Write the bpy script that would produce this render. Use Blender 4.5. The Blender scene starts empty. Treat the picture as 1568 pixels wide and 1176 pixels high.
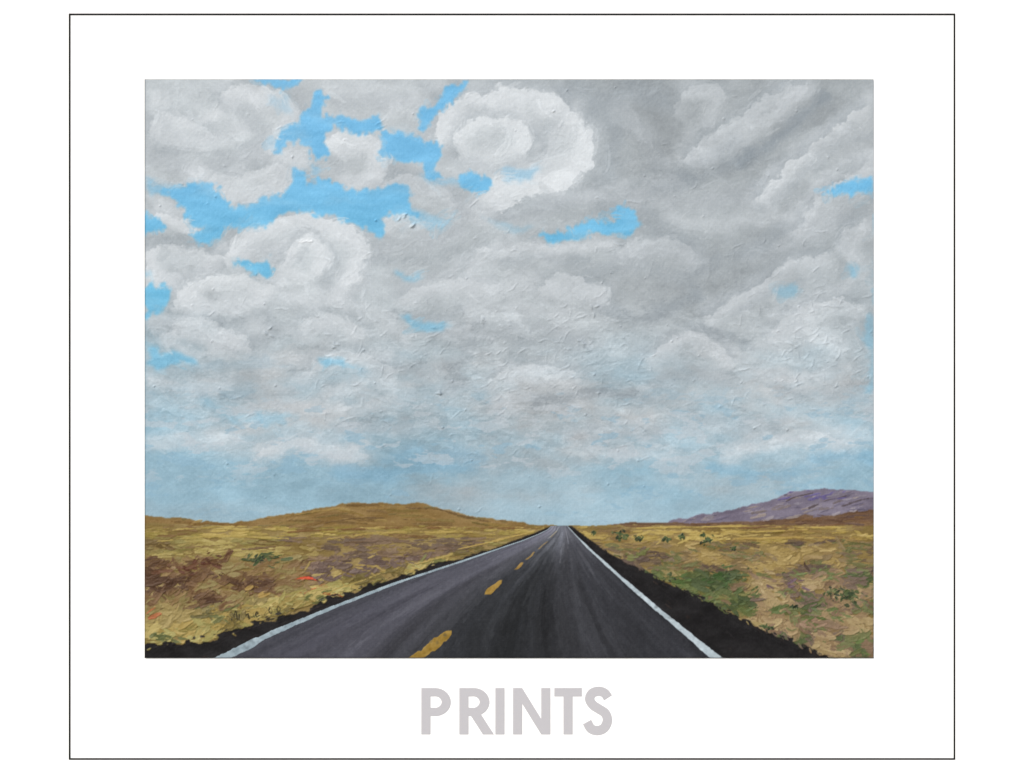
import bpy, math, numpy as np, time
from mathutils import Vector
T0=time.time()
rng=np.random.default_rng(11)
# ---------------------------------------------------------------- scene basics
sc=bpy.context.scene
sc.view_settings.view_transform='Standard'; sc.view_settings.look='None'
sc.view_settings.exposure=0; sc.view_settings.gamma=1
CX,CY,ZC=781.5,586.0,1.65          # centre of the print (mm on the sheet) / height on the wall
def wx(x): return (x-CX)/1000.0
def wz(y): return ZC+(CY-y)/1000.0
E=np.array([1.42,1.37,1.33])        # illumination on the sheet (calibration)
def s2l(c):
    c=np.asarray(c,float)/255.0
    return np.where(c<=0.04045,c/12.92,((c+0.055)/1.055)**2.4)
# ---------------------------------------------------------------- painter
X0,Y0,W,H=221,121,1112,883
gw,gh=W+1,H+1
YY,XX=np.mgrid[0:gh,0:gw].astype(np.float32)
PX=XX+X0; PY=YY+Y0
fx=np.fft.rfftfreq(gw)[None,:]; fy=np.fft.fftfreq(gh)[:,None]
def blur(a,sx,sy=None):
    sy=sx if sy is None else sy
    k=np.exp(-2*(math.pi**2)*((sx*fx)**2+(sy*fy)**2))
    return np.fft.irfft2(np.fft.rfft2(a)*k,s=(gh,gw)).astype(np.float32)
def noise(sx,sy=None):
    n=blur(rng.standard_normal((gh,gw)),sx,sy); n-=n.mean(); return n/n.std()
def fbm(s,asp=1.0,oct=4,g=0.55):
    o=0;a=1
    for i in range(oct):
        o=o+a*noise(s*asp/2**i,s/2**i); a*=g
    return o/o.std()
def sm(a,b,x):
    t=np.clip((x-a)/(b-a),0,1); return t*t*(3-2*t)
def poly(pts,wxn=None,wyn=None,soft=0.8):
    px=PX if wxn is None else PX+wxn
    py=PY if wyn is None else PY+wyn
    m=np.zeros((gh,gw),bool); n=len(pts)
    for i in range(n):
        x1,y1=pts[i];x2,y2=pts[(i+1)%n]
        if y1==y2: continue
        c=((y1>py)!=(y2>py))&(px<(x2-x1)*(py-y1)/(y2-y1)+x1)
        m^=c
    m=m.astype(np.float32)
    return blur(m,soft) if soft else m
def cr(pts,n=8):
    p=np.array(pts,float)
    if len(p)<3:
        return np.array([p[0]+(p[-1]-p[0])*t for t in np.linspace(0,1,n)])
    q=np.vstack([2*p[0]-p[1],p,2*p[-1]-p[-2]]);o=[]
    for i in range(1,len(q)-2):
        for t in np.linspace(0,1,n,endpoint=False):
            o.append(0.5*((2*q[i])+(-q[i-1]+q[i+1])*t+(2*q[i-1]-5*q[i]+4*q[i+1]-q[i+2])*t*t+(-q[i-1]+3*q[i]-3*q[i+1]+q[i+2])*t**3))
    o.append(q[-2]); return np.array(o)
ffx=np.fft.rfftfreq(512)[None,:]; ffy=np.fft.fftfreq(512)[:,None]
def tn(sx,sy):
    a=np.fft.irfft2(np.fft.rfft2(rng.standard_normal((512,512)))*np.exp(-2*math.pi**2*((sx*ffx)**2+(sy*ffy)**2)),s=(512,512))
    return (a/a.std()).astype(np.float32)
BR=tn(14,1.1)+0.8*tn(5,0.8)+0.5*tn(1.5,1.5); BR/=BR.std()
C=np.zeros((gh,gw,3),np.float32); HT=np.zeros((gh,gw),np.float32)
def pathfield(p,w,pad):
    xa=int(max(0,p[:,0].min()-X0-pad)); xb=int(min(gw,p[:,0].max()-X0+pad+1))
    ya=int(max(0,p[:,1].min()-Y0-pad)); yb=int(min(gh,p[:,1].max()-Y0+pad+1))
    if xb-xa<2 or yb-ya<2: return None
    x=PX[ya:yb,xa:xb]; y=PY[ya:yb,xa:xb]
    D=np.full(x.shape,1e9,np.float32);U=np.zeros_like(D);S=np.zeros_like(D);s0=0
    for i in range(len(p)-1):
        d=p[i+1]-p[i]; L=math.hypot(*d)
        if L<1e-6: continue
        d=d/L; rx=x-p[i,0]; ry=y-p[i,1]
        t=np.clip(rx*d[0]+ry*d[1],0,L)
        ex=rx-t*d[0]; ey=ry-t*d[1]; dd=ex*ex+ey*ey
        m=dd<D
        D=np.where(m,dd,D); U=np.where(m,d[0]*ry-d[1]*rx,U); S=np.where(m,s0+t,S); s0+=L
    return (ya,yb,xa,xb),np.sqrt(D),U,S,s0
def soft(pts,w,col,a=0.6,fall=1.0):
    """broad blended mark"""
    p=cr(pts,6); r=pathfield(p,w,w*1.6)
    if r is None: return
    (ya,yb,xa,xb),D,U,S,L=r
    D=D+3.2*WN[ya:yb,xa:xb]
    m=(a*np.exp(-np.abs(D/(w*0.66))**2.6*fall))[...,None]
    C[ya:yb,xa:xb]=C[ya:yb,xa:xb]*(1-m)+np.array(col,np.float32)*m
def rim(pts,w,col,a=.7,out=.35):
    """cloud edge: crisp on its outer side, faded inwards, slightly darker paint just outside"""
    p=cr(pts,7); r=pathfield(p,w,w*2.4)
    if r is None: return
    (ya,yb,xa,xb),D,U,S,L=r
    s=np.where(U>0,D,-D)+3.0*WN[ya:yb,xa:xb]+1.5*WB2[ya:yb,xa:xb]
    end=np.clip(np.minimum(S,L-S)/(w*.8),0,1); end=end*end*(3-2*end)
    mi=a*end*sm(-2,1.5,s)*np.exp(-(np.maximum(s,0)/(w*1.25))**1.7)*np.clip(1-(D-np.abs(U))/(w*.5),0,1)
    mo=out*end*(1-sm(-2,1.5,s))*np.exp(-(np.minimum(s,0)/(w*.75))**2)*np.clip(1-(D-np.abs(U))/(w*.5),0,1)
    X=C[ya:yb,xa:xb]
    X=X*(1-mo[...,None])+np.array((160,167,173),np.float32)*mo[...,None]
    C[ya:yb,xa:xb]=X*(1-mi[...,None])+np.array(col,np.float32)*mi[...,None]
def brush(p,w,col,a=0.8,relief=0.3,dry=0.3,taper=True,str_=1.3,slab=False):
    """bristle mark with colour streaks and paint relief"""
    p=np.asarray(p,float); r=pathfield(p,w,w*0.5+3)
    if r is None: return
    (ya,yb,xa,xb),D,U,S,L=r
    o1,o2=rng.integers(0,512,2)
    b=BR[(U+o1).astype(int)%512,(S+o2).astype(int)%512]
    hw=w*0.5
    if taper: hw=hw*(0.55+0.45*np.sin(np.clip(S/max(L,1),0.02,0.98)*math.pi)**0.5)
    e=np.clip((hw+0.8*b-D)/1.3,0,1)
    dd=np.clip(1.6+b-2.6*dry*(S/max(L,1)),0,1)
    m=e*dd*a; m3=m[...,None]
    col=np.array(col,np.float32)+ (b*str_)[...,None]
    C[ya:yb,xa:xb]=C[ya:yb,xa:xb]*(1-m3)+col*m3
    ridge=np.exp(-((D-hw*0.85)/1.2)**2)
    hh=HT[ya:yb,xa:xb]
    if slab: HT[ya:yb,xa:xb]=hh*(1-0.75*m)+m*relief*(0.35+0.12*b+1.0*ridge*(U>0)+0.3*S/max(L,1))
    else: HT[ya:yb,xa:xb]=hh*(1-0.6*m)+m*relief*(0.5+0.2*b+0.6*ridge)
WN=fbm(11,1.2,5,.65); WB2=fbm(4,1,3,.7)
WA=fbm(16,1.0,5,0.7)*6; WB=fbm(16,1.0,5,0.7)*5
# ----- sky underpainting: luminance / blueness tables
gx=[221,350,480,610,740,870,1000,1130,1260,1334]
gy=[121,200,280,360,440,520,600,660,720,800]
Lg=np.array([[190,198,192,190,192,176,158,166,176,176],
[196,196,196,192,204,196,162,172,168,184],
[192,194,184,186,202,192,166,166,180,176],
[188,186,196,184,186,180,174,168,176,174],
[190,190,196,180,184,182,168,170,182,180],
[182,178,186,182,182,180,176,180,184,176],
[176,182,180,182,178,176,180,180,186,178],
[178,190,188,178,176,180,184,182,186,182],
[174,174,172,172,174,178,178,176,174,172],
[176,178,178,178,182,184,182,180,178,176]],float)
Bg=np.array([[.04]*10,[.04]*10,[.05]*10,[.06]*10,[.08,.05,.05,.07,.05,.05,.05,.05,.08,.12],
[.4,.2,.1,.14,.1,.06,.06,.08,.1,.2],
[.6,.5,.35,.25,.26,.18,.16,.22,.2,.35],
[.65,.35,.35,.6,.6,.5,.4,.4,.3,.35],
[.95,.9,1,.95,.85,.7,.7,.75,.95,1],
[.8,.8,.8,.75,.7,.7,.75,.8,.9,.9]],float)
def table(G):
    r=np.array([np.interp(np.arange(gw)+X0,gx,row) for row in G])
    out=np.empty((gh,gw),np.float32); ys=np.arange(gh)+Y0
    idx=np.clip(np.searchsorted(gy,ys,side='right')-1,0,len(gy)-2)
    for j in range(gh):
        i=idx[j]; t=(ys[j]-gy[i])/(gy[i+1]-gy[i]); t=min(max(t,0),1)
        out[j]=r[i]*(1-t)+r[i+1]*t
    return out
L=table(Lg); B=table(Bg)
dn=fbm(26,2.2,5,0.65)
B=np.clip(B+0.22*dn*sm(470,640,PY)*(1-sm(740,800,PY)),0,1)
L=L+5.0*fbm(32,1.6,6,0.66)
low=np.stack([L*0.855,L*1.035,L*1.125],-1)
up=np.stack([L-2.5,L+1.5,L+4.5],-1)
C[:]=up*(1-B[...,None])+low*B[...,None]
WH=(224,227,230); LT=(208,212,216); MD=(180,185,190); DK=(156,163,169); DD=(140,148,155)
SOFT=[
 ([(235,150),(262,178),(300,186),(335,170)],20,WH,.6),([(228,190),(270,215),(330,215),(380,190)],26,LT,.5),
 ([(345,140),(400,150),(440,168),(445,200),(410,235)],24,LT,.7),([(330,150),(372,172),(400,200)],18,DK,.35),
 ([(225,235),(290,255),(350,250),(395,235)],24,MD,.6),([(240,225),(330,235),(400,215)],12,DK,.35),
 ([(300,262),(350,292),(395,300),(440,270),(455,240)],26,LT,.75),([(360,265),(400,270),(430,240)],14,WH,.45),
 ([(455,140),(462,165),(440,190)],16,MD,.5),([(500,130),(560,135),(620,130)],24,LT,.5),([(520,160),(575,160),(620,150)],16,MD,.6),
 ([(500,205),(530,225),(560,220),(575,245),(560,275),(525,270)],26,LT,.8),([(505,240),(520,262)],14,DK,.35),([(600,170),(640,150),(660,130)],20,LT,.5),
 ([(600,255),(640,280),(680,290),(705,310)],24,MD,.6),([(590,260),(610,270)],14,DK,.3),
 ([(665,190),(700,160),(750,140),(800,140),(850,155)],30,LT,.7),([(850,160),(875,180),(895,215),(880,250),(850,275)],34,WH,.65),
 ([(700,200),(730,180),(780,175),(800,200),(780,230),(740,240)],26,WH,.6),([(735,325),(742,300),(770,280),(830,290),(860,275)],24,WH,.65),
 ([(680,230),(720,250),(760,255),(800,245)],18,MD,.55),([(820,190),(835,220),(820,250)],16,MD,.5),([(850,135),(865,150),(860,175)],10,DK,.6),
 ([(640,130),(668,150),(650,180)],10,DK,.3),([(780,265),(810,262),(830,250)],12,LT,.5),([(700,310),(760,330),(830,320),(900,300)],20,MD,.6),
 ([(360,375),(400,350),(450,335),(500,345),(545,375),(545,420),(520,450)],26,LT,.75),([(430,385),(455,365),(480,372),(490,395),(470,420),(440,420)],18,WH,.5),
 ([(500,385),(515,410),(500,435)],14,DK,.35),([(440,405),(460,395),(465,380)],8,DK,.35),([(365,400),(400,380),(430,385)],18,MD,.5),
 ([(228,390),(235,420),(265,425),(320,410),(345,380)],22,LT,.75),([(265,400),(290,385),(310,380)],18,DK,.3),([(222,365),(270,365),(310,370)],16,DK,.4),
 ([(280,450),(330,470),(390,460),(420,430)],24,LT,.7),([(300,440),(340,425),(370,430)],16,WH,.4),([(320,485),(360,490),(400,480)],14,DK,.35),
 ([(240,330),(275,340),(300,355)],16,LT,.7),([(228,300),(260,320),(290,330)],12,LT,.5),([(440,455),(490,460),(530,440)],20,LT,.6),([(580,360),(610,350),(650,345)],16,MD,.5),
 ([(590,330),(625,345),(655,342)],12,LT,.6),([(560,385),(600,375),(650,370),(700,350)],20,MD,.6),([(570,400),(640,395),(700,385)],12,DK,.35),
 ([(225,490),(280,500),(330,520),(400,500)],22,LT,.55),([(260,520),(300,540),(360,525)],14,LT,.5),([(380,520),(420,510),(410,490)],12,DK,.4),
 ([(880,130),(930,150),(960,140),(1010,150)],26,DK,.6),([(905,170),(940,200),(930,260),(915,310)],26,DK,.6),([(945,165),(990,215),(1010,250)],22,MD,.5),
 ([(1050,135),(1090,150),(1060,200),(1040,240)],24,LT,.4),([(1180,125),(1210,140),(1190,170)],20,LT,.35),
 ([(1258,150),(1220,180),(1170,225),(1130,250)],15,DD,.7),([(1300,190),(1250,235),(1200,290),(1160,315)],17,DK,.5),
 ([(1230,130),(1190,170),(1140,205),(1080,240)],20,LT,.45),([(1330,150),(1290,175),(1240,215),(1190,255),(1150,300)],18,LT,.65),
 ([(1332,235),(1290,250),(1240,300),(1210,340)],20,LT,.6),([(1332,205),(1280,220),(1245,260)],12,DK,.4),([(1000,290),(1060,275),(1110,250),(1150,235)],18,DD,.45),
 ([(1040,265),(1080,240),(1120,215)],16,DK,.5),([(980,300),(1050,310),(1120,300),(1170,285)],24,MD,.5),([(1020,340),(1100,345),(1150,330),(1200,340)],20,LT,.4),
 ([(1280,330),(1240,350),(1200,375),(1150,390)],24,MD,.6),([(1320,320),(1290,345),(1290,380)],16,DK,.4),([(1330,345),(1300,380),(1320,420)],18,LT,.4),
 ([(1190,350),(1160,380),(1100,395),(1060,420)],16,DK,.5),([(1230,380),(1180,420),(1120,450),(1080,470)],20,MD,.5),([(1250,420),(1190,440),(1120,475)],12,DK,.5),
 ([(1180,480),(1240,460),(1300,430)],18,LT,.45),([(860,300),(900,300),(950,290)],18,LT,.4),([(985,330),(1010,350),(1060,370)],22,DK,.45),
 ([(760,380),(820,375),(880,378),(930,372)],14,LT,.7),([(780,360),(740,380),(700,400)],16,LT,.5),([(770,400),(830,392),(900,400)],10,DK,.45),
 ([(900,420),(950,405),(1020,415),(1060,440)],22,DK,.4),([(920,470),(980,485),(1020,470),(1060,450)],18,DD,.45),([(940,390),(1000,385),(1060,390)],18,MD,.6),
 ([(620,440),(680,430),(750,440),(820,430)],24,LT,.5),([(600,480),(660,490),(700,475)],14,DK,.4),([(720,475),(790,470),(860,480)],22,LT,.5),
 ([(840,440),(890,450),(930,440)],18,LT,.4),([(540,470),(580,485),(620,520)],20,LT,.4),([(660,500),(740,510),(820,500),(890,515)],20,MD,.5),
 ([(690,560),(700,580),(680,600)],20,DK,.5),([(730,490),(720,530),(700,560)],9,DK,.4),([(780,520),(860,520),(900,530)],16,DK,.4),([(770,565),(820,575),(870,570)],20,LT,.5),
 ([(400,560),(460,545),(520,550),(590,540)],18,LT,.5),([(440,500),(500,495),(540,505)],18,LT,.4),([(300,560),(380,555),(440,560)],11,(150,170,182),.5),
 ([(300,600),(380,605),(450,600)],9,DK,.35),([(230,580),(300,590),(350,585)],16,LT,.55),([(820,610),(870,605),(920,600),(990,605)],13,DD,.5),
 ([(500,600),(560,585),(620,590)],20,LT,.45),([(560,570),(620,560),(660,570)],14,DK,.4),([(450,620),(520,625),(600,615)],16,LT,.5),
 ([(1000,540),(1050,510),(1090,525),(1120,550)],16,LT,.45),([(1060,500),(1110,510),(1150,530)],10,DD,.4),([(1160,520),(1220,510),(1280,530)],22,LT,.45),
 ([(1000,580),(1060,570),(1120,575)],14,DK,.4),([(1150,570),(1220,575),(1290,560)],20,LT,.45),([(1190,600),(1250,605),(1320,590)],16,DK,.25),
 ([(230,670),(300,672),(360,665)],20,LT,.55),([(400,690),(460,680),(520,690),(560,680)],22,LT,.6),([(520,650),(600,655),(660,645)],18,MD,.5),
 ([(870,660),(930,655),(1000,660)],18,MD,.5),([(900,690),(960,692),(1020,688)],12,LT,.4),([(1060,640),(1130,650),(1200,640)],20,MD,.5),([(1110,690),(1170,675),(1240,670),(1320,665)],20,LT,.45),
 ([(1080,715),(1150,722),(1230,716)],9,(132,176,200),.5),([(520,722),(570,726),(640,715),(720,712)],14,(128,170,194),.6),([(590,700),(660,690),(740,700)],14,(134,173,196),.5),
 ([(260,705),(340,715),(420,708)],14,(150,182,198),.4),([(740,735),(820,735),(900,725)],20,(158,184,197),.5),([(1240,700),(1300,695),(1332,700)],12,(134,176,200),.6),
]
for pts,w,c,a in SOFT: soft(pts,w*1.02,c,a)
RIM=[
 ([(352,420),(348,385),(375,352),(430,336),(485,328),(535,342),(562,378),(552,420),(520,455)],26,WH,.6,.3),
 ([(662,240),(662,185),(700,150),(760,134),(830,140),(872,165),(903,215),(892,262),(850,292),(790,305),(748,335)],32,WH,.7,.4),
 ([(425,415),(438,378),(470,358),(498,375),(504,405),(485,430)],16,WH,.6,.4),([(700,250),(698,205),(738,180),(790,184),(808,215),(795,245)],20,WH,.6,.45),
 ([(492,245),(500,212),(530,200),(566,214),(592,250),(580,288)],20,WH,.6,.25),([(224,440),(221,392),(258,374),(318,384),(346,402)],22,WH,.55,.3),
 ([(264,485),(274,442),(318,424),(380,424),(424,446)],22,WH,.55,.35),([(330,150),(380,128),(432,145),(457,178),(442,212),(408,244)],22,WH,.5,.35),
 ([(228,215),(246,176),(296,190),(330,215)],20,LT,.55,.35),([(586,362),(598,326),(655,342)],14,WH,.55,.2),([(232,360),(240,326),(290,336),(310,360)],14,WH,.5,.2),
 ([(300,300),(330,268),(385,262),(430,250),(455,262)],18,LT,.5,.3),([(445,520),(480,482),(530,488),(566,515)],20,LT,.6,.35),([(812,455),(856,420),(912,438),(934,475)],22,LT,.6,.35),
 ([(600,470),(640,430),(710,424),(770,440)],22,LT,.55,.3),([(560,300),(610,265),(670,285),(705,320)],18,LT,.55,.3),([(700,420),(740,385),(800,372),(870,378)],18,LT,.6,.25),
 ([(1036,250),(1100,196),(1180,145),(1240,125)],22,LT,.65,.45),([(1146,310),(1210,246),(1280,192),(1333,160)],22,WH,.6,.5),([(1196,360),(1256,296),(1333,240)],22,LT,.65,.45),
 ([(1066,490),(1140,444),(1200,404),(1275,384)],20,LT,.6,.45),([(930,330),(960,290),(1020,265),(1060,290)],20,MD,.5,.35),([(1020,180),(1046,140),(1090,130),(1110,160)],20,LT,.45,.3),
 ([(236,520),(288,482),(342,500),(396,535)],18,LT,.6,.35),([(1165,525),(1208,478),(1270,454),(1326,474)],20,LT,.6,.4),([(980,560),(1040,508),(1092,520),(1130,556)],20,LT,.55,.4),
 ([(740,590),(780,556),(850,556),(900,580)],18,LT,.5,.35),([(440,580),(500,540),(570,545),(610,570)],18,LT,.5,.35),([(930,390),(980,360),(1040,372),(1080,400)],20,LT,.4,.3),
 ([(1270,390),(1296,350),(1333,340)],20,LT,.5,.4),([(380,700),(440,668),(520,680),(570,700)],16,LT,.5,.15),([(1090,700),(1160,668),(1250,660),(1320,672)],16,LT,.5,.15),([(830,240),(838,200),(866,190)],14,LT,.4,.3),
]
for pts,w,c,a,o in RIM: rim(pts,w,c,a,o)
C+= (2.6*fbm(6,1.5,3))[...,None]
# blue openings
blue=[
 [(380,119),(455,119),(448,133),(410,131)],
 [(418,232),(428,206),(450,186),(470,166),(490,142),(502,150),(488,176),(520,178),(546,188),(584,176),(582,198),(552,209),(520,194),(499,202),(492,217),(499,240),(480,242),(465,217),(440,215)],
 [(580,202),(610,203),(640,214),(668,225),(667,255),(684,272),(650,274),(640,247),(608,242),(583,230)],
 [(636,196),(648,165),(672,150),(678,130),(712,122),(702,146),(680,162),(660,178),(648,198)],
 [(700,264),(725,263),(748,275),(742,292),(712,292)],
 [(240,292),(270,290),(300,273),(328,278),(345,300),(360,320),(392,312),(430,294),(458,254),(475,276),(500,272),(530,291),(560,292),(600,280),(622,295),(628,315),(645,332),(600,322),(586,325),(587,364),(560,346),(520,336),(480,325),(440,321),(400,344),(350,345),(345,361),(320,374),(303,364),(316,345),(290,340),(286,315),(262,302)],
 [(219,318),(245,334),(252,352),(219,358)],
 [(355,400),(385,403),(412,403),(412,422),(390,418),(368,410)],
 [(219,440),(250,434),(263,455),(248,471),(219,478)],
 [(826,362),(870,345),(910,338),(936,342),(942,320),(960,320),(974,346),(962,361),(930,355),(880,362),(840,371)],
 [(1262,288),(1298,278),(1334,271),(1334,292),(1290,292),(1270,298)],
]
WA2=fbm(5,1,4,.8)*2.2; WB3=fbm(4,.7,4,.8)*2.6
BM=np.zeros((gh,gw),np.float32)
for p in blue: BM=np.maximum(BM,poly(p,WA*0.55+WA2,WB*0.55+WB3,1.5))
BM*=np.clip(1.0+.12*fbm(8,2,3),.55,1)
faint=np.zeros((gh,gw),np.float32)
for p,a in [([(1180,445),(1225,432),(1222,455),(1190,462)],.4),([(1300,408),(1320,405),(1320,428),(1302,428)],.5),([(605,486),(660,484),(682,494),(640,504)],.6),
  ([(486,554),(524,553),(526,568),(494,568)],.6),([(765,258),(800,250),(832,250),(800,270),(772,275)],.45),([(219,534),(265,540),(310,558),(219,560)],.7),
  ([(222,410),(244,420),(222,428)],.6),([(1318,480),(1334,470),(1334,600),(1326,600)],.4),([(596,413),(644,409),(644,421),(606,425)],.55),([(740,330),(790,345),(830,345),(790,355)],.3),
  ([(470,248),(486,250),(480,262)],.6),([(520,560),(560,556),(556,568)],.3),([(300,620),(400,624),(470,632),(380,638)],.35),
  ([(585,195),(600,205),(640,205),(600,215)],.6),([(630,268),(700,270),(720,284),(660,282)],.5),([(415,150),(440,135),(450,150),(440,180)],.25),([(600,300),(650,325),(680,345),(640,345)],.45),([(221,268),(250,280),(270,296),(240,298)],.5)]:
    faint=np.maximum(faint,a*poly(p,WA,WB,2.5))
bt=sm(200,460,PY)
BLUE=np.stack([120-6*bt,187+0*bt,228-6*bt],-1)+(4*noise(12,3))[...,None]
BMs=np.maximum(BM,faint)[...,None]
C[:]=C*(1-BMs)+BLUE*BMs
TG=C.copy()
lum=blur(TG.mean(-1),6)
gy_,gx_=np.gradient(lum)
mag=np.hypot(gx_,gy_)+1e-6; th=np.arctan2(gy_,gx_)+math.pi/2
w1=np.clip(mag/0.8,0,1.6)*(1-0.8*sm(450,600,PY))
dth=np.where((PX>950)&(PY<480),-math.pi/4,0.0)*1.0+0.7*noise(30)*(1-sm(450,620,PY))+0.2*noise(20)
vx=w1*np.cos(2*th)+0.6*np.cos(2*dth); vy=w1*np.sin(2*th)+0.6*np.sin(2*dth)
TH=0.5*np.arctan2(vy,vx)
def flow(x,y,Ln,n=4,j=0.0):
    p=[(x,y)];a0=None
    for i in range(n):
        xi=int(min(max(x-X0,0),W)); yi=int(min(max(y-Y0,0),H)); a=TH[yi,xi]+j
        if a0 is not None and math.cos(a-a0)<0: a+=math.pi
        x+=math.cos(a)*Ln/n; y+=math.sin(a)*Ln/n; p.append((x,y)); a0=a
    return p
for N,wr,lr,al,rl,jit,aj in [(700,(14,26),(26,50),.34,.18,3.0,.3),(2300,(7,16),(14,36),.40,.22,3.2,.35),(2300,(3,7),(8,24),.42,.24,4.2,.45)]:
    xs=rng.uniform(X0,X0+W,N); ys=rng.uniform(Y0,805,N)
    for i in range(N):
        x,y=xs[i],ys[i]; w=rng.uniform(*wr); Ln=rng.uniform(*lr)
        xi=int(x-X0);yi=int(y-Y0)
        if BM[yi,xi]>0.3: w*=0.6; Ln*=0.5
        p=np.array(flow(x,y,Ln,4,rng.normal(0,aj)))
        m=p[2]; mi=int(min(max(m[1]-Y0,0),H)); mj=int(min(max(m[0]-X0,0),W))
        c=TG[mi,mj]+rng.normal(0,jit)
        brush(p,w,c,al*rng.uniform(.6,1.1),rl*rng.uniform(.4,1.2),rng.uniform(.3,.9))
# scumbled mottling in the middle band of the sky (broken dry colour)
for s,asp,th_,dl,b0,b1 in [(6,2.2,.9,9,430,720),(6,2.0,1.1,-8,430,680),(3.2,1.8,1.2,6,150,760),(3.2,2.0,1.3,-6,380,700)]:
    n=fbm(s,asp,4,.75); big=noise(60,30)
    m=sm(th_,th_+.5,n+.45*big)*sm(b0,b0+60,PY)*(1-sm(b1-40,b1,PY))*(1-BM)
    C+=(dl*m)[...,None]; HT+=0.08*m
m=sm(1.0,1.6,fbm(7,2.6,4,.7)+.3*noise(60,30))*sm(560,660,PY)*(1-sm(770,800,PY)); C[:]=C*(1-.45*m[...,None])+np.array((140,176,197),np.float32)*.45*m[...,None]
m=sm(.9,1.5,fbm(7,2.6,4,.7)+.3*noise(60,30))*sm(560,640,PY)*(1-sm(700,760,PY)); C[:]=C*(1-.5*m[...,None])+np.array((194,200,206),np.float32)*.5*m[...,None]
K=(BM*0.65)[...,None]; C[:]=C*(1-K)+BLUE*K
for i in range(750):
    x=rng.uniform(X0,1000 if rng.random()<.7 else X0+W); y=rng.uniform(130,700)
    xi=int(x-X0);yi=int(y-Y0)
    if BM[yi,xi]>0.2: continue
    p=flow(x,y,rng.uniform(10,38),4,rng.normal(0,.3))
    c=TG[yi,xi]+rng.uniform(4,16); brush(p,rng.uniform(3,10),c,.42,.35,.9)
brush(cr([(458,370),(466,366),(476,367)]),6,(234,236,238),.95,.8,.1)
def ridge(x,y,Ln,a,hgt,wd=1.1,dark=0):
    p=[(x,y)];
    for k in range(4):
        a+=rng.normal(0,.35); x+=math.cos(a)*Ln/4; y+=math.sin(a)*Ln/4; p.append((x,y))
    r=pathfield(np.array(p),2,5)
    if r is None: return
    (ya,yb,xa,xb),D,U,S,L_=r
    HT[ya:yb,xa:xb]+=hgt*np.exp(-(D/wd)**2)*np.sin(np.clip(S/max(L_,1),0,1)*math.pi)
for i in range(430):
    g=rng.random()
    if g<.5: x,y=rng.uniform(480,1000),rng.normal(560,60)
    elif g<.75: x,y=rng.normal(1240,60),rng.normal(530,60)
    else: x,y=rng.uniform(X0,X0+W),rng.uniform(130,790)
    ridge(x,y,rng.uniform(6,30),rng.choice([0.1,-.5,2.6,.8])+rng.normal(0,.3),rng.uniform(.25,1.0))
for i in range(70):
    ridge(rng.uniform(X0,X0+W),rng.uniform(130,780),rng.uniform(2,5),rng.uniform(0,3),rng.uniform(1.0,2.2),1.3)
for (x,y) in [(510,530),(625,350),(408,505),(735,486),(668,598),(610,325),(885,520),(905,470)]:
    for k in range(3): ridge(x+rng.normal(0,3),y+rng.normal(0,3),10,rng.uniform(-1,1),1.8,1.4)
# ---------------------------------------------------------------- land
lab=np.zeros((gh,gw),np.int8)
NAMES=['sky','mountain','foothill','hill','grassland','road_shoulder','road','edge_line','centre_line','bush']
e1=noise(10,3)*1.0; e2=noise(3)*0.7
def comp(mask,col,l):
    m=mask[...,None]; C[:]=C*(1-m)+col*m; lab[mask>0.5]=l
    HT[:]=HT*(1-mask)+0.2*mask
def fillc(c,s=5,asp=3,jit=6):
    return np.array(c,np.float32)+ (jit*fbm(s,asp,3))[...,None]
mtn=poly([(1020,797),(1060,789),(1080,785),(1110,779),(1135,774),(1160,764),(1185,760),(1205,752),(1228,750),(1258,744),(1280,748),(1305,747),(1336,751),(1336,802),(1020,802)],None,e1+e2)
comp(mtn,fillc((124,115,130),5,3,7),1)
lft=poly([(219,786),(260,790),(300,793),(340,798),(380,794),(410,789),(450,782),(490,775),(520,769),(540,766),(565,768),(600,770),(640,768),(665,771),(690,778),(715,787),(745,791),(790,798),(842,802),(842,830),(219,830)],None,e1+e2)
comp(lft,fillc((132,104,60),5,5,7),3)
fh=poly([(930,801),(985,797),(1060,797),(1130,797),(1190,793),(1230,788),(1270,786),(1305,780),(1336,775),(1336,806),(930,806)],None,e1)
comp(fh,fillc((106,80,60),4,4,8),2)
land=((PY+e1*.8+e2)>801.5).astype(np.float32)
llow=((PY+e1)>(805+ -6*np.exp(-((PX-250)/90)**2))).astype(np.float32)
land=np.where(PX<840,llow*1.0,land); land=blur(land,0.6)
comp(land,fillc((140,118,72),5,4,8),4)
def strokes(N,bx,wr,lr,cols,ang,al=.8,rl=.5,inside=None,jit=6,dry=.4):
    for i in range(N):
        x=rng.uniform(bx[0],bx[2]); y=rng.uniform(bx[1],bx[3])
        xi=int(min(max(x-X0,0),W));yi=int(min(max(y-Y0,0),H))
        if inside is not None and lab[yi,xi]!=inside: continue
        a=ang(x) if callable(ang) else ang
        a+=rng.normal(0,.06); Ln=rng.uniform(*lr)
        ok=True
        for sg_ in (-.5,.5):
            ex=int(min(max(x+sg_*Ln*math.cos(a)-X0,0),W)); ey=int(min(max(y+sg_*Ln*math.sin(a)-2-Y0,0),H))
            if lab[ey,ex]==0: ok=False
        if not ok: Ln*=.3
        p=[(x-math.cos(a)*Ln/2,y-math.sin(a)*Ln/2),(x,y+rng.normal(0,.6)),(x+math.cos(a)*Ln/2,y+math.sin(a)*Ln/2)]
        c=np.array(cols[rng.integers(len(cols))],float)+rng.normal(0,jit)
        brush(p,rng.uniform(*wr),c,al,rl,dry)
strokes(150,(1050,752,1333,795),(2,5),(8,26),[(134,126,136),(112,104,122),(152,142,146),(98,90,106),(118,106,106),(148,134,126)],-.2,inside=1)
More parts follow.
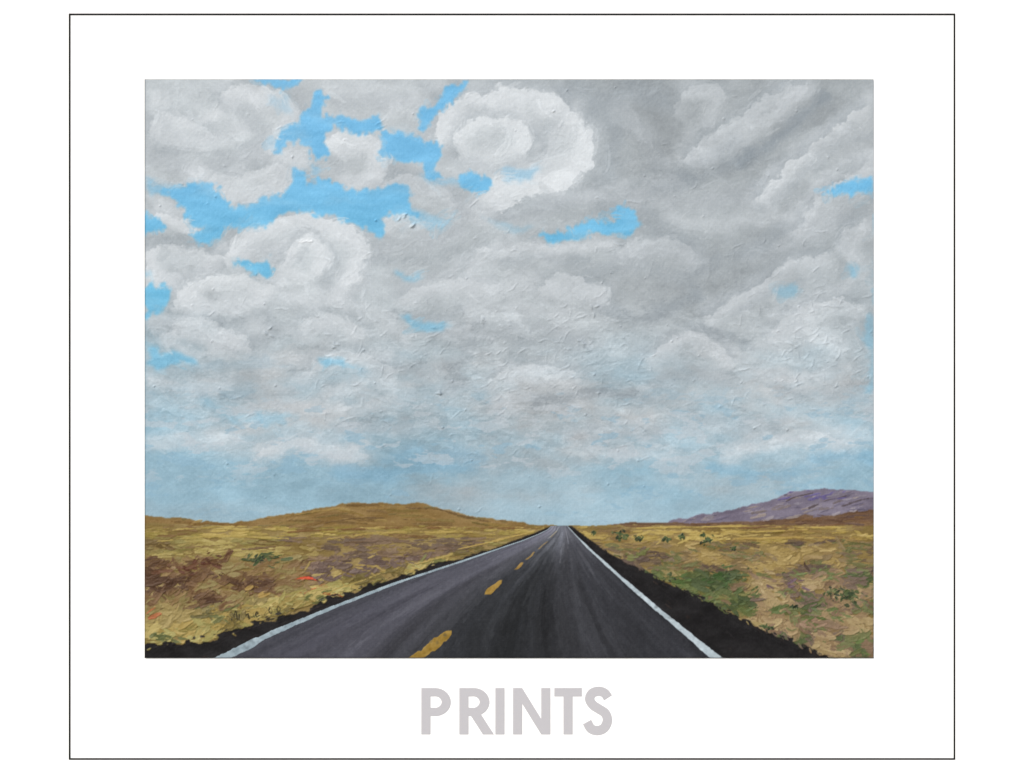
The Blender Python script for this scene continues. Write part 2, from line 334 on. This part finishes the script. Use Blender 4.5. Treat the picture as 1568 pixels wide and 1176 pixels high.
strokes(24,(1190,748,1290,762),(2,4),(8,20),[(98,88,134),(108,98,142)],-.2,inside=1)
for p in [[(1235,775),(1262,764),(1290,757)],[(1200,765),(1215,758),(1240,752)],[(1285,772),(1310,764),(1332,760)]]: brush(cr(p),3,(84,72,76),.8,.5,.4)
strokes(60,(960,785,1333,803),(2,4),(14,50),[(112,82,58),(94,68,52),(126,96,64),(92,72,66)],-.03,inside=2)
strokes(190,(221,768,842,812),(2.5,6),(16,60),[(136,108,62),(124,96,56),(144,118,66),(118,92,56),(130,110,64),(116,100,60)],lambda x: -.1 if x<520 else .07,inside=3)
for p,c in [([(430,788),(500,778),(545,772)],(154,126,72)),([(480,800),(560,790),(640,795)],(100,76,46)),([(620,774),(670,778),(700,786),(760,798)],(102,78,48)),([(221,791),(300,798),(380,801)],(118,86,46)),([(380,800),(470,794),(560,799)],(108,84,48)),([(560,774),(620,778),(665,792)],(142,112,64))]: brush(cr(p),3,c,.85,.5,.4)
PNa=noise(30,9); PNb=noise(12,5)
def pal(x,y):
    xi=int(min(max(x-X0,0),W));yi=int(min(max(y-Y0,0),H))
    v=.47+.30*PNa[yi,xi]+.22*PNb[yi,xi]+rng.normal(0,.12)
    r=min(max(v,0),.999)
    if x<850:
        if y<820: P=[(120,92,56),(138,116,62),(148,130,68),(160,138,74),(174,150,84)]
        else:
            edge=np.interp(y,[803,852,880,912,945,970,992],[838,700,600,500,400,320,221])
            d=(edge-x)/max(20,(y-795))
            if d<.7: P=[(110,96,56),(128,110,62),(138,126,72),(152,132,76),(164,140,80),(160,150,92),(178,158,98)]
            elif y<850: P=[(102,84,70),(116,94,76),(124,102,80),(134,112,74),(152,132,78)] if x>430 else [(112,92,58),(126,110,62),(136,124,72),(150,132,76),(162,144,84)]
            elif y<925: P=[(84,60,44),(98,72,50),(112,84,58),(122,96,64),(134,108,70),(136,120,76)] if x<470 else [(100,82,74),(110,90,80),(120,98,84),(126,102,78),(138,114,78)]
            else: P=[(84,84,52),(102,94,60),(122,108,66),(138,122,76),(148,130,82),(158,138,88)]
    else:
        if y<826: P=[(120,96,62),(138,112,66),(154,130,72),(168,144,80),(182,158,92)]
        elif y<870: P=[(92,76,66),(108,90,70),(104,102,64),(128,108,76),(144,120,78),(162,138,86)]
        elif x<1150: P=[(70,80,50),(86,94,56),(100,108,64),(116,112,66),(120,98,74),(138,120,76),(150,130,84)]
        else: P=[(84,94,60),(112,94,82),(106,108,68),(130,106,84),(142,118,86),(152,128,92),(166,144,104)]
    return P[int(r*len(P))]
def field(N,k,rl=1.0):
    for i in range(N):
        x=rng.uniform(X0,X0+W); y=803+rng.beta(1.1,1.2)*200
        le=np.interp(y,[803,852,880,912,945,970,992,1004],[838,700,600,500,400,320,221,150]); re=np.interp(y,[803,838,880,910,945,975,1003],[872,920,1000,1060,1130,1200,1265])
        if le+4<x<re-4: continue
        s=(y-790)/120.0; s1=min(s,1.1)
        w=(2.0+rng.uniform(4,12)*s)*k; Ln=(8+rng.uniform(6,22)*s1)*k+(22*rng.random() if y<830 else 0)
        a=rng.normal(0,.08+.30*s1)+(-.22*s1 if x<850 else .18*s1)
        if rng.random()<.18*s1: a+=rng.uniform(-1,1)
        if y<850 and x<850: a=rng.normal(0,.06)
        p=cr([(x-math.cos(a)*Ln/2,y-math.sin(a)*Ln/2),(x+rng.normal(0,2)*s,y+rng.normal(0,2)*s),(x+math.cos(a)*Ln/2,y+math.sin(a)*Ln/2)],3)
        c=np.array(pal(x,y),float)+rng.normal(0,7)
        brush(p,w,c,.9,rl*min(.5+s*.65,1.25),rng.uniform(0,.5),str_=3,slab=True)
field(1300,1.5,1.1); field(2300,.95); field(900,.5,.9)
def dab(p,w,c,a=.9,rl=.9): brush(cr(p,4),w,c,a,rl,.3,slab=True)
for x,y,n,c in [(395,853,14,(70,80,50)),(480,902,5,(160,100,62)),(237,941,3,(166,98,62)),(300,862,12,(94,58,44)),(255,870,10,(100,66,46)),(330,856,8,(88,58,42)),
   (1100,882,14,(68,90,50)),(1025,880,8,(80,100,54)),(1300,906,14,(68,78,54)),(1180,935,12,(92,104,62)),(1240,880,12,(98,108,64)),(1200,890,8,(108,86,96)),(1310,980,10,(102,116,68)),(1160,960,8,(122,96,76)),
   (1060,905,12,(92,104,60)),(960,845,8,(110,112,66)),(1140,905,10,(84,96,58)),(1230,950,10,(146,118,96)),(1280,940,10,(94,106,62)),(250,975,12,(92,96,58)),(330,940,10,(100,100,60)),(560,895,10,(108,108,62)),(480,915,10,(98,100,58)),(660,862,8,(112,110,64)),
   (440,915,10,(162,150,94)),(620,850,8,(106,86,76)),(560,862,10,(160,136,80)),(385,905,6,(168,138,78)),(500,880,6,(162,140,84))]:
    for k in range(n):
        xx=x+rng.normal(0,15);yy=y+rng.normal(0,5);a=rng.normal(-.1,.4);l=rng.uniform(6,18)
        dab([(xx,yy),(xx+l*math.cos(a),yy+l*math.sin(a))],rng.uniform(2.5,7),np.array(c)+rng.normal(0,8))
for p,w,c in [([(452,884),(470,881),(488,884)],5,(214,80,52)),([(465,905),(480,897),(492,892)],3,(184,98,60)),([(221,812),(320,806),(420,808)],3,(172,150,84)),([(240,826),(330,818),(440,822)],4,(166,144,78)),([(250,838),(350,832),(420,838)],3,(114,90,54)),
   ([(440,812),(560,806),(700,806),(800,806)],3,(114,80,46)),([(500,822),(600,812),(720,812)],4,(164,140,76)),([(560,834),(640,826),(720,824)],3,(134,114,64)),([(370,838),(470,830),(560,826)],3,(98,74,50)),([(960,806),(1100,803),(1330,806)],3,(176,150,82)),
   ([(1000,812),(1120,812),(1240,808)],3,(172,146,80)),([(1080,806),(1180,804),(1330,799)],2.5,(114,82,54)),([(1120,822),(1240,820),(1330,824)],4,(166,138,76)),([(700,838),(770,822),(830,806)],4,(172,146,82)),([(480,912),(590,872),(690,846)],4,(164,142,80)),([(400,925),(450,905),(520,892)],7,(158,144,84))]:
    dab(p,w,c)
for x,y,sx,sy in [(945,817,13,8),(1040,818,7,5),(1078,826,8,7),(1015,822,6,3),(975,820,5,4),(1072,816,4,2),(905,812,4,2),(1120,836,5,3),(1268,903,18,13),(1292,908,15,10),(1108,880,9,11),(1024,879,6,8),(395,853,14,9),(1170,955,12,7),(1215,925,7,4)]:
    big=max(1,sx/6)
    for k in range(int(13*big)):
        xx=x+rng.normal(0,sx*.45);yy=y+rng.normal(0,sy*.45);a=rng.uniform(0,3.1);l=rng.uniform(2,4+sx*.2)
        dab([(xx,yy),(xx+l*math.cos(a),yy+l*math.sin(a)*.7)],rng.uniform(2,3.6+big),np.array([(50,62,40),(66,82,50),(42,50,38),(88,98,62)][rng.integers(4)])+rng.normal(0,5),.85)
    lab[(((PX-x)/sx)**2+((PY-y)/sy)**2<1)&(lab==4)]=9
# ---------------------------------------------------------------- road
rag=noise(4,2)*1.7*np.clip((PY-803)/90,0.05,1.5)+fbm(9,1.5,4,.7)*2.0*np.clip((PY-803)/120,0,1.2)
sh=poly([(840,802.5),(838,804),(790,823),(745,839),(700,853),(600,883),(500,914),(440,936),(400,950),(350,962),(320,971),(270,984),(219,994),(219,1010),(1272,1010),(1262,1000),(1200,973),(1130,944),(1060,908),(1000,879),(955,858),(920,838),(890,816),(873,803)],rag*.6,rag,0.7)
ls=[(802.5,841),(808,836),(815,822),(825,797),(840,753),(858,700),(890,603),(930,500),(965,418),(985,378),(1005,338)]
rs=[(802.5,866),(806,869),(820,882),(838,900),(880,946),(925,998),(968,1050),(1005,1094)]
lx=np.interp(PY,[a for a,b in ls],[b for a,b in ls]); rx=np.interp(PY,[a for a,b in rs],[b for a,b in rs])
comp(sh,np.array((30,28,29),np.float32)+(4*fbm(5,2,3))[...,None],5)
dpt=np.clip((PY-800)/204,0.002,1)
u=(PX-lx)/(rx-lx)
ins=(np.clip((PX-lx)/1.0+.5,0,1)*np.clip((rx-PX)/1.0+.5,0,1)*(PY>802.5)).astype(np.float32)
un=[0,.12,.25,.38,.45,.52,.6,.72,.85,1.0]
def tr(vals): return np.interp(np.clip(u,0,1),un,vals)
far=np.exp(-dpt*6)
R=tr([66,76,74,62,50,44,41,52,46,42]);G=tr([66,75,73,62,51,45,42,52,46,42]);Bb=tr([73,84,81,67,55,48,45,56,50,46])
lu=(np.log(dpt+.01)*60+300).astype(int)%512
st1=BR[(np.clip(u,0,1)*170+40).astype(int)%512,lu]
t2=tn(40,3.5); st2=t2[(np.clip(u,0,1)*200+10).astype(int)%512,lu]
add=5*st2*(1+far)+2.6*st1*(1-far*.5)+64*far+16*np.exp(-((dpt-.13)/.12)**2)*np.exp(-((u-.62)/.15)**2)
rc=np.stack([R+add,G+add*1.01,Bb+add*1.1],-1)+(1.8*noise(2,4))[...,None]
comp(ins,rc,6)
for i in range(420):
    uu=rng.uniform(.03,.97); t0=rng.beta(1.0,1.6)*.8+.04; t1=min(1,t0*rng.uniform(1.25,2.1))
    pp=[]
    for t in np.linspace(t0,t1,5):
        y=800+204*t; a=np.interp(y,[q[0] for q in ls],[q[1] for q in ls]); b=np.interp(y,[q[0] for q in rs],[q[1] for q in rs]); pp.append((a+(b-a)*uu,y))
    m=pp[2]; c=rc[int(m[1]-Y0),int(m[0]-X0)]+rng.normal(0,7 if t0<.5 else 4)+(14 if (t0<.3 and .45<uu<.8 and rng.random()<.5) else 0)
    brush(pp,1.5+rng.uniform(3,12)*t1,c,.5,.22,.6)
for i in range(260):
    t=rng.uniform(.05,1); y=800+204*t
    if rng.random()<.5:
        a=np.interp(y,[803,852,880,912,945,970,992,1004],[838,700,600,500,400,320,221,170]); b=np.interp(y,[q[0] for q in ls],[q[1] for q in ls]); x=rng.uniform(a+3,b-3); ang=math.atan2(40,-100)
    else:
        a=np.interp(y,[q[0] for q in rs],[q[1] for q in rs]); b=np.interp(y,[803,838,880,910,945,975,1003],[872,920,1000,1060,1130,1200,1265]); x=rng.uniform(a+5,b-4) if b-a>12 else a+4; ang=.62
    Ln=rng.uniform(6,30)*t
    c=np.array((32,29,30) if rng.random()<.72 else (52,41,37))+rng.normal(0,4)
    brush([(x,y),(x+math.cos(ang)*Ln,y+math.sin(ang)*Ln)],1+4*t*rng.random(),c,.6,.4,.4)
# verge paint dragged over the shoulder edge, both sides
for i in range(240):
    t=rng.uniform(.12,1)**.8; y=800+204*t
    if rng.random()<.5: x=np.interp(y,[803,852,880,912,945,970,992,1004],[838,700,600,500,400,320,221,170])-rng.uniform(0,5); ang=rng.uniform(-.9,.2)
    else: x=np.interp(y,[803,838,880,910,945,975,1003],[872,920,1000,1060,1130,1200,1265])+rng.uniform(0,5); ang=rng.uniform(.2,1.2)
    if x<224 or x>1330: continue
    Ln=rng.uniform(2,8)*t+1; dark=rng.random()<.5
    c=np.array((36,33,32) if dark else pal(x,y),float)
    brush([(x,y),(x+math.cos(ang)*Ln,y+math.sin(ang)*Ln)],1+4*t*rng.random(),c,.85,.8,.2,slab=True)
def ribbon(cen,wid,col,l,a=1.0):
    ys=[c[0] for c in cen]; cx=np.interp(PY,ys,[c[1] for c in cen]); w=np.interp(PY,ys,wid)
    n=noise(6)*.05+noise(1.5)*.03
    m=np.clip((w/2*(1+n*2)-np.abs(PX-cx))/1.2+.5,0,1)*np.clip(PY-ys[0]+.5,0,1)*np.clip(ys[-1]-PY+.5,0,1)*np.clip(w,0,1)
    m=(m*a*np.clip(1.15+.18*noise(2.5),.3,1)).astype(np.float32)
    cc=np.array(col,np.float32)+(7*fbm(3,1,2))[...,None]; m3=m[...,None]
    C[:]=C*(1-m3)+cc*m3; lab[m>.5]=l; HT[:]=HT*(1-m)+m*(.45+.12*noise(2,2))
ribbon([(a,b) for a,b in ls],[0.8,1.4,2.5,4,6,8,11,14,19,22,25],(164,180,188),7,.93)
ribbon([(a,b) for a,b in rs],[0.8,1.2,2.6,4.5,7.5,10.5,14,18],(190,202,208),7,.95)
ribbon([(962,686),(968,680),(985,662),(1005,636)],[7,18,26,28],(166,132,60),8,.92)
ribbon([(885,765),(891,760),(900,750),(907,744)],[5,12,15,10],(170,134,62),8,.92)
ribbon([(858,797),(864,793),(869,787)],[4,7,6],(166,130,68),8,.9)
ribbon([(842,815),(848,811),(854,803)],[3,4,4],(156,126,74),8,.85)
ribbon([(826,836),(832,828),(838,822)],[2,3,3],(154,126,80),8,.75)
ribbon([(810,850),(815,845),(820,840)],[1.5,2.2,2.2],(154,128,84),8,.7)
ribbon([(803,854),(812,848),(822,836)],[1,2,2],(190,196,202),8,.4)
ribbon([(804,862),(812,864),(830,868)],[1,2,1],(160,160,170),6,.5)
def sig(strk,ox,oy,s,ang=-.16):
    for st in strk:
        pts=[(ox+s*(x*math.cos(ang)-y*math.sin(ang)),oy+s*(x*math.sin(ang)+y*math.cos(ang))) for x,y in st]
        brush(cr(pts,4),2.3,(56,50,32),.9,.4,0,False)
S_=[[(0,2),(2,-14),(6,-4),(10,-15),(11,1)],[(15,1),(16,-7)],[(24,-6),(20,-6),(19,0),(24,0)],[(28,1),(29,-14)],[(29,-5),(33,-7),(34,1)],[(43,-6),(38,-6),(38,0),(43,0),(43,-7),(44,1)],[(47,-3),(52,-4),(50,-8),(47,-4),(48,1),(53,0)],[(57,1),(58,-15)],
 [(64,-11),(69,-13),(69,-8),(63,0),(70,-1)],[(76,-12),(73,-6),(76,0),(79,-6),(76,-12)],[(84,-12),(84,0)],[(92,-12),(88,-6),(91,0),(95,-6),(92,-12)]]
sig(S_,354,946,.8)
weave=(np.sin(PX*2*math.pi/3.3+noise(20)*.8)+np.sin(PY*2*math.pi/3.1+noise(20)*.8))*.5
HT+= weave*0.06*(0.5+0.5*sm(-1,1,noise(30)))+0.06*noise(1.0)
HT=blur(HT,0.55)
ed=np.minimum(np.minimum(XX,W-XX),np.minimum(YY,H-YY))+.5*noise(3)
C+=((weave*1.5)+1.6*noise(.8))[...,None]
C*=(1-.35*np.exp(-(np.minimum(XX,H-YY)/1.3)**2))[...,None]  # canvas edge shading, painted into the colour along the left and bottom
HT=np.clip(HT,-.5,3)*np.clip(ed/3,0,1)
C=np.clip(C,6,250)
print('paint',time.time()-T0)
lin=s2l(C)/E[None,None,:]
# ---------------------------------------------------------------- materials
def mat(name,base=None,attr=False,rough=.6,spec=.15,bump=None):
    m=bpy.data.materials.new(name); m.use_nodes=True; n=m.node_tree.nodes; l=m.node_tree.links; b=n['Principled BSDF']
    b.inputs['Roughness'].default_value=rough; b.inputs['Specular IOR Level'].default_value=spec
    if attr:
        a=n.new('ShaderNodeAttribute'); a.attribute_name='pigment'; l.new(a.outputs['Color'],b.inputs['Base Color'])
    else: b.inputs['Base Color'].default_value=(*base,1)
    if bump:
        tc=n.new('ShaderNodeTexCoord'); no=n.new('ShaderNodeTexNoise'); no.inputs['Scale'].default_value=bump[0]; no.inputs['Detail'].default_value=6
        bp=n.new('ShaderNodeBump'); bp.inputs['Strength'].default_value=bump[1]; bp.inputs['Distance'].default_value=bump[2]
        l.new(tc.outputs['Object'],no.inputs['Vector']); l.new(no.outputs['Fac'],bp.inputs['Height']); l.new(bp.outputs['Normal'],b.inputs['Normal'])
        if len(bump)>3:
            r=n.new('ShaderNodeValToRGB'); r.color_ramp.elements[0].position=.3; r.color_ramp.elements[1].position=.7
            r.color_ramp.elements[0].color=(*[c*bump[3] for c in base],1); r.color_ramp.elements[1].color=(*base,1)
            l.new(no.outputs['Fac'],r.inputs['Fac']); l.new(r.outputs['Color'],b.inputs['Base Color'])
    return m
paint=mat('acrylic_paint_on_canvas',attr=True,rough=.55,spec=.12)
paper=mat('white_mount_board',(.90,.90,.90),rough=.8,spec=.1)
ink=mat('black_moulding',(.010,.010,.010),rough=.7,spec=.05)
grey=mat('grey_lettering',tuple(s2l((205,200,202))/E),rough=.7,spec=.1)
conc=mat('paving_concrete',(.34,.33,.31),rough=.9,bump=(6,.3,.01,.75))
plaster=mat('white_plaster',(.82,.82,.80),rough=.9,bump=(60,.15,.003))
# ---------------------------------------------------------------- canvas mesh, split by what is painted
root=bpy.data.objects.new('landscape_painting',None); sc.collection.objects.link(root)
YC=-0.012
vco=np.empty((gh*gw,3),np.float32); vco[:,0]=((PX-CX)/1000).ravel(); vco[:,2]=(ZC+(CY-PY)/1000).ravel(); vco[:,1]=(YC-HT/1000).ravel()
vcol=np.ones((gh*gw,4),np.float32); vcol[:,:3]=lin.reshape(-1,3)
idx=np.arange(gh*gw).reshape(gh,gw)
quads=np.stack([idx[1:,:-1],idx[1:,1:],idx[:-1,1:],idx[:-1,:-1]],-1).reshape(-1,4)
fl=lab[:-1,:-1].ravel()
gz,gx2=np.gradient(HT)
nrm=np.stack([-gx2,-np.ones_like(HT),gz],-1).reshape(-1,3).astype(np.float32); nrm/=np.linalg.norm(nrm,axis=1)[:,None]
def mk(name,q):
    vs,inv=np.unique(q.ravel(),return_inverse=True)
    me=bpy.data.meshes.new(name); nf=len(q)
    me.vertices.add(len(vs)); me.vertices.foreach_set('co',vco[vs].ravel())
    me.loops.add(nf*4); me.loops.foreach_set('vertex_index',inv.astype(np.int32).ravel())
    me.polygons.add(nf); me.polygons.foreach_set('loop_start',np.arange(0,nf*4,4,dtype=np.int32))
    me.polygons.foreach_set('use_smooth',np.ones(nf,bool))
    me.update(calc_edges=True)
    at=me.attributes.new('pigment','FLOAT_COLOR','POINT'); at.data.foreach_set('color',vcol[vs].ravel())
    me.normals_split_custom_set_from_vertices(nrm[vs])
    me.materials.append(paint); o=bpy.data.objects.new(name,me); sc.collection.objects.link(o); o.parent=root; return o
for i,nm in enumerate(NAMES):
    q=quads[fl==i]
    if len(q): mk(nm,q)
def box(name,x0,x1,y0,y1,z0,z1,m,parent=None,bev=0):
    v=[(x0,y0,z0),(x1,y0,z0),(x1,y1,z0),(x0,y1,z0),(x0,y0,z1),(x1,y0,z1),(x1,y1,z1),(x0,y1,z1)]
    f=[(0,3,2,1),(4,5,6,7),(0,1,5,4),(1,2,6,5),(2,3,7,6),(3,0,4,7)]
    me=bpy.data.meshes.new(name); me.from_pydata(v,[],f); me.materials.append(m)
    o=bpy.data.objects.new(name,me); sc.collection.objects.link(o)
    if parent: o.parent=parent
    if bev:
        b=o.modifiers.new('b','BEVEL'); b.width=bev; b.segments=2
    return o
box('stretched_canvas',wx(X0)+.0002,wx(X0+W)-.0002,YC+.0006,-.0102,wz(Y0+H)+.0002,wz(Y0)-.0002,mat('primed_canvas',(.7,.69,.66)),root)
box('mount_board',wx(-200),wx(1760),-.010,-.001,wz(1330),wz(-160),paper,None)
fr=bpy.data.objects.new('picture_frame',None); sc.collection.objects.link(fr)
fx0,fx1,fz0,fz1=wx(105),wx(1458),wz(1159.5),wz(20.5); t=.0024; ya,yb=-.0108,-.0101
box('top_rail',fx0,fx1,ya,yb,fz1-t,fz1,ink,fr); box('bottom_rail',fx0,fx1,ya,yb,fz0,fz0+t,ink,fr)
box('left_rail',fx0,fx0+t,ya,yb,fz0+t,fz1-t,ink,fr); box('right_rail',fx1-t,fx1,ya,yb,fz0+t,fz1-t,ink,fr)
sg=bpy.data.objects.new('lettering_sign',None); sc.collection.objects.link(sg)
def arc(cx,cy,rx_,ry_,a0,a1,n=28):
    return [(cx+rx_*math.cos(math.radians(a)),cy-ry_*math.sin(math.radians(a))) for a in np.linspace(a0,a1,n)]
def letter(name,loops):
    cu=bpy.data.curves.new(name,'CURVE'); cu.dimensions='2D'; cu.fill_mode='BOTH'; cu.extrude=.0002
    for lp in loops:
        s=cu.splines.new('POLY'); s.points.add(len(lp)-1); s.use_cyclic_u=True
        for i,(x,y) in enumerate(lp): s.points[i].co=(wx(x),(CY-y)/1000,0,1)
    o=bpy.data.objects.new(name,cu); sc.collection.objects.link(o)
    o.rotation_euler=(math.pi/2,0,0); o.location=(0,-.0103,ZC); cu.materials.append(grey); o.parent=sg
T_,Bm=1050,1121
letter('letter_p',[[(643,T_)]+arc(664,1071.5,24,21.5,90,-90)+[(657,1093),(657,Bm),(643,Bm)],[(657,1063)]+arc(664,1071.5,10,8.7,90,-90)+[(657,1080)]])
letter('letter_r',[[(701,T_)]+arc(723,1071.5,24,21.5,90,-62)+[(754,Bm),(737,Bm),(719,1093),(715,1093),(715,Bm),(701,Bm)],[(715,1063)]+arc(722,1071.5,10,8.7,90,-90)+[(715,1080)]])
letter('letter_i',[[(756,T_),(770,T_),(770,Bm),(756,Bm)]])
letter('letter_n',[[(783,T_),(797,T_),(826,1097),(826,T_),(840,T_),(840,Bm),(826,Bm),(797,1074),(797,Bm),(783,Bm)]])
letter('letter_t',[[(846,T_),(888,T_),(888,1063),(874,1063),(874,Bm),(860,Bm),(860,1063),(846,1063)]])
cp=cr([(928,1065),(923,1058),(914,1055),(904,1058),(900,1067),(905,1076),(914,1082),(924,1089),(927,1100),(922,1111),(912,1115),(902,1112),(896,1102)],6)
tan=np.gradient(cp,axis=0); tan/=np.linalg.norm(tan,axis=1)[:,None]; nn=np.stack([-tan[:,1],tan[:,0]],1)*7.2
letter('letter_s',[[tuple(p) for p in (cp+nn)]+[tuple(p) for p in (cp-nn)[::-1]]])
# ---------------------------------------------------------------- wall & ground
box('white_wall',-4.5,4.5,0,.25,-.05,3.6,plaster,None,.01)
me=bpy.data.meshes.new('ground'); g=600; me.from_pydata([(-g,-g,0),(g,-g,0),(g,g,0),(-g,g,0)],[],[(0,1,2,3)]); me.materials.append(conc)
o=bpy.data.objects.new('ground',me); sc.collection.objects.link(o)
# ---------------------------------------------------------------- light
d=Vector((-.40,-.72,.56)).normalized()
w=bpy.data.worlds.new('World'); sc.world=w; w.use_nodes=True; n=w.node_tree.nodes; l=w.node_tree.links
sk=n.new('ShaderNodeTexSky'); sk.sky_type='NISHITA'; sk.sun_disc=False; sk.sun_elevation=math.asin(d.z); sk.sun_rotation=math.atan2(d.x,d.y)
l.new(sk.outputs[0],n['Background'].inputs['Color']); n['Background'].inputs['Strength'].default_value=.1
su=bpy.data.lights.new('sun','SUN'); su.energy=4.2; su.angle=math.radians(.5); su.color=(1,.95,.88)
so=bpy.data.objects.new('sun',su); so.rotation_euler=d.to_track_quat('Z','Y').to_euler(); so.location=(-2,-4,5); sc.collection.objects.link(so)
cam=bpy.data.cameras.new('camera'); cam.lens=50; cam.sensor_width=36; cam.clip_end=2000
co=bpy.data.objects.new('camera',cam); sc.collection.objects.link(co)
co.location=(0,-.0105-1.563*50/36,ZC); co.rotation_euler=(math.pi/2,0,0); sc.camera=co
print('done',time.time()-T0)
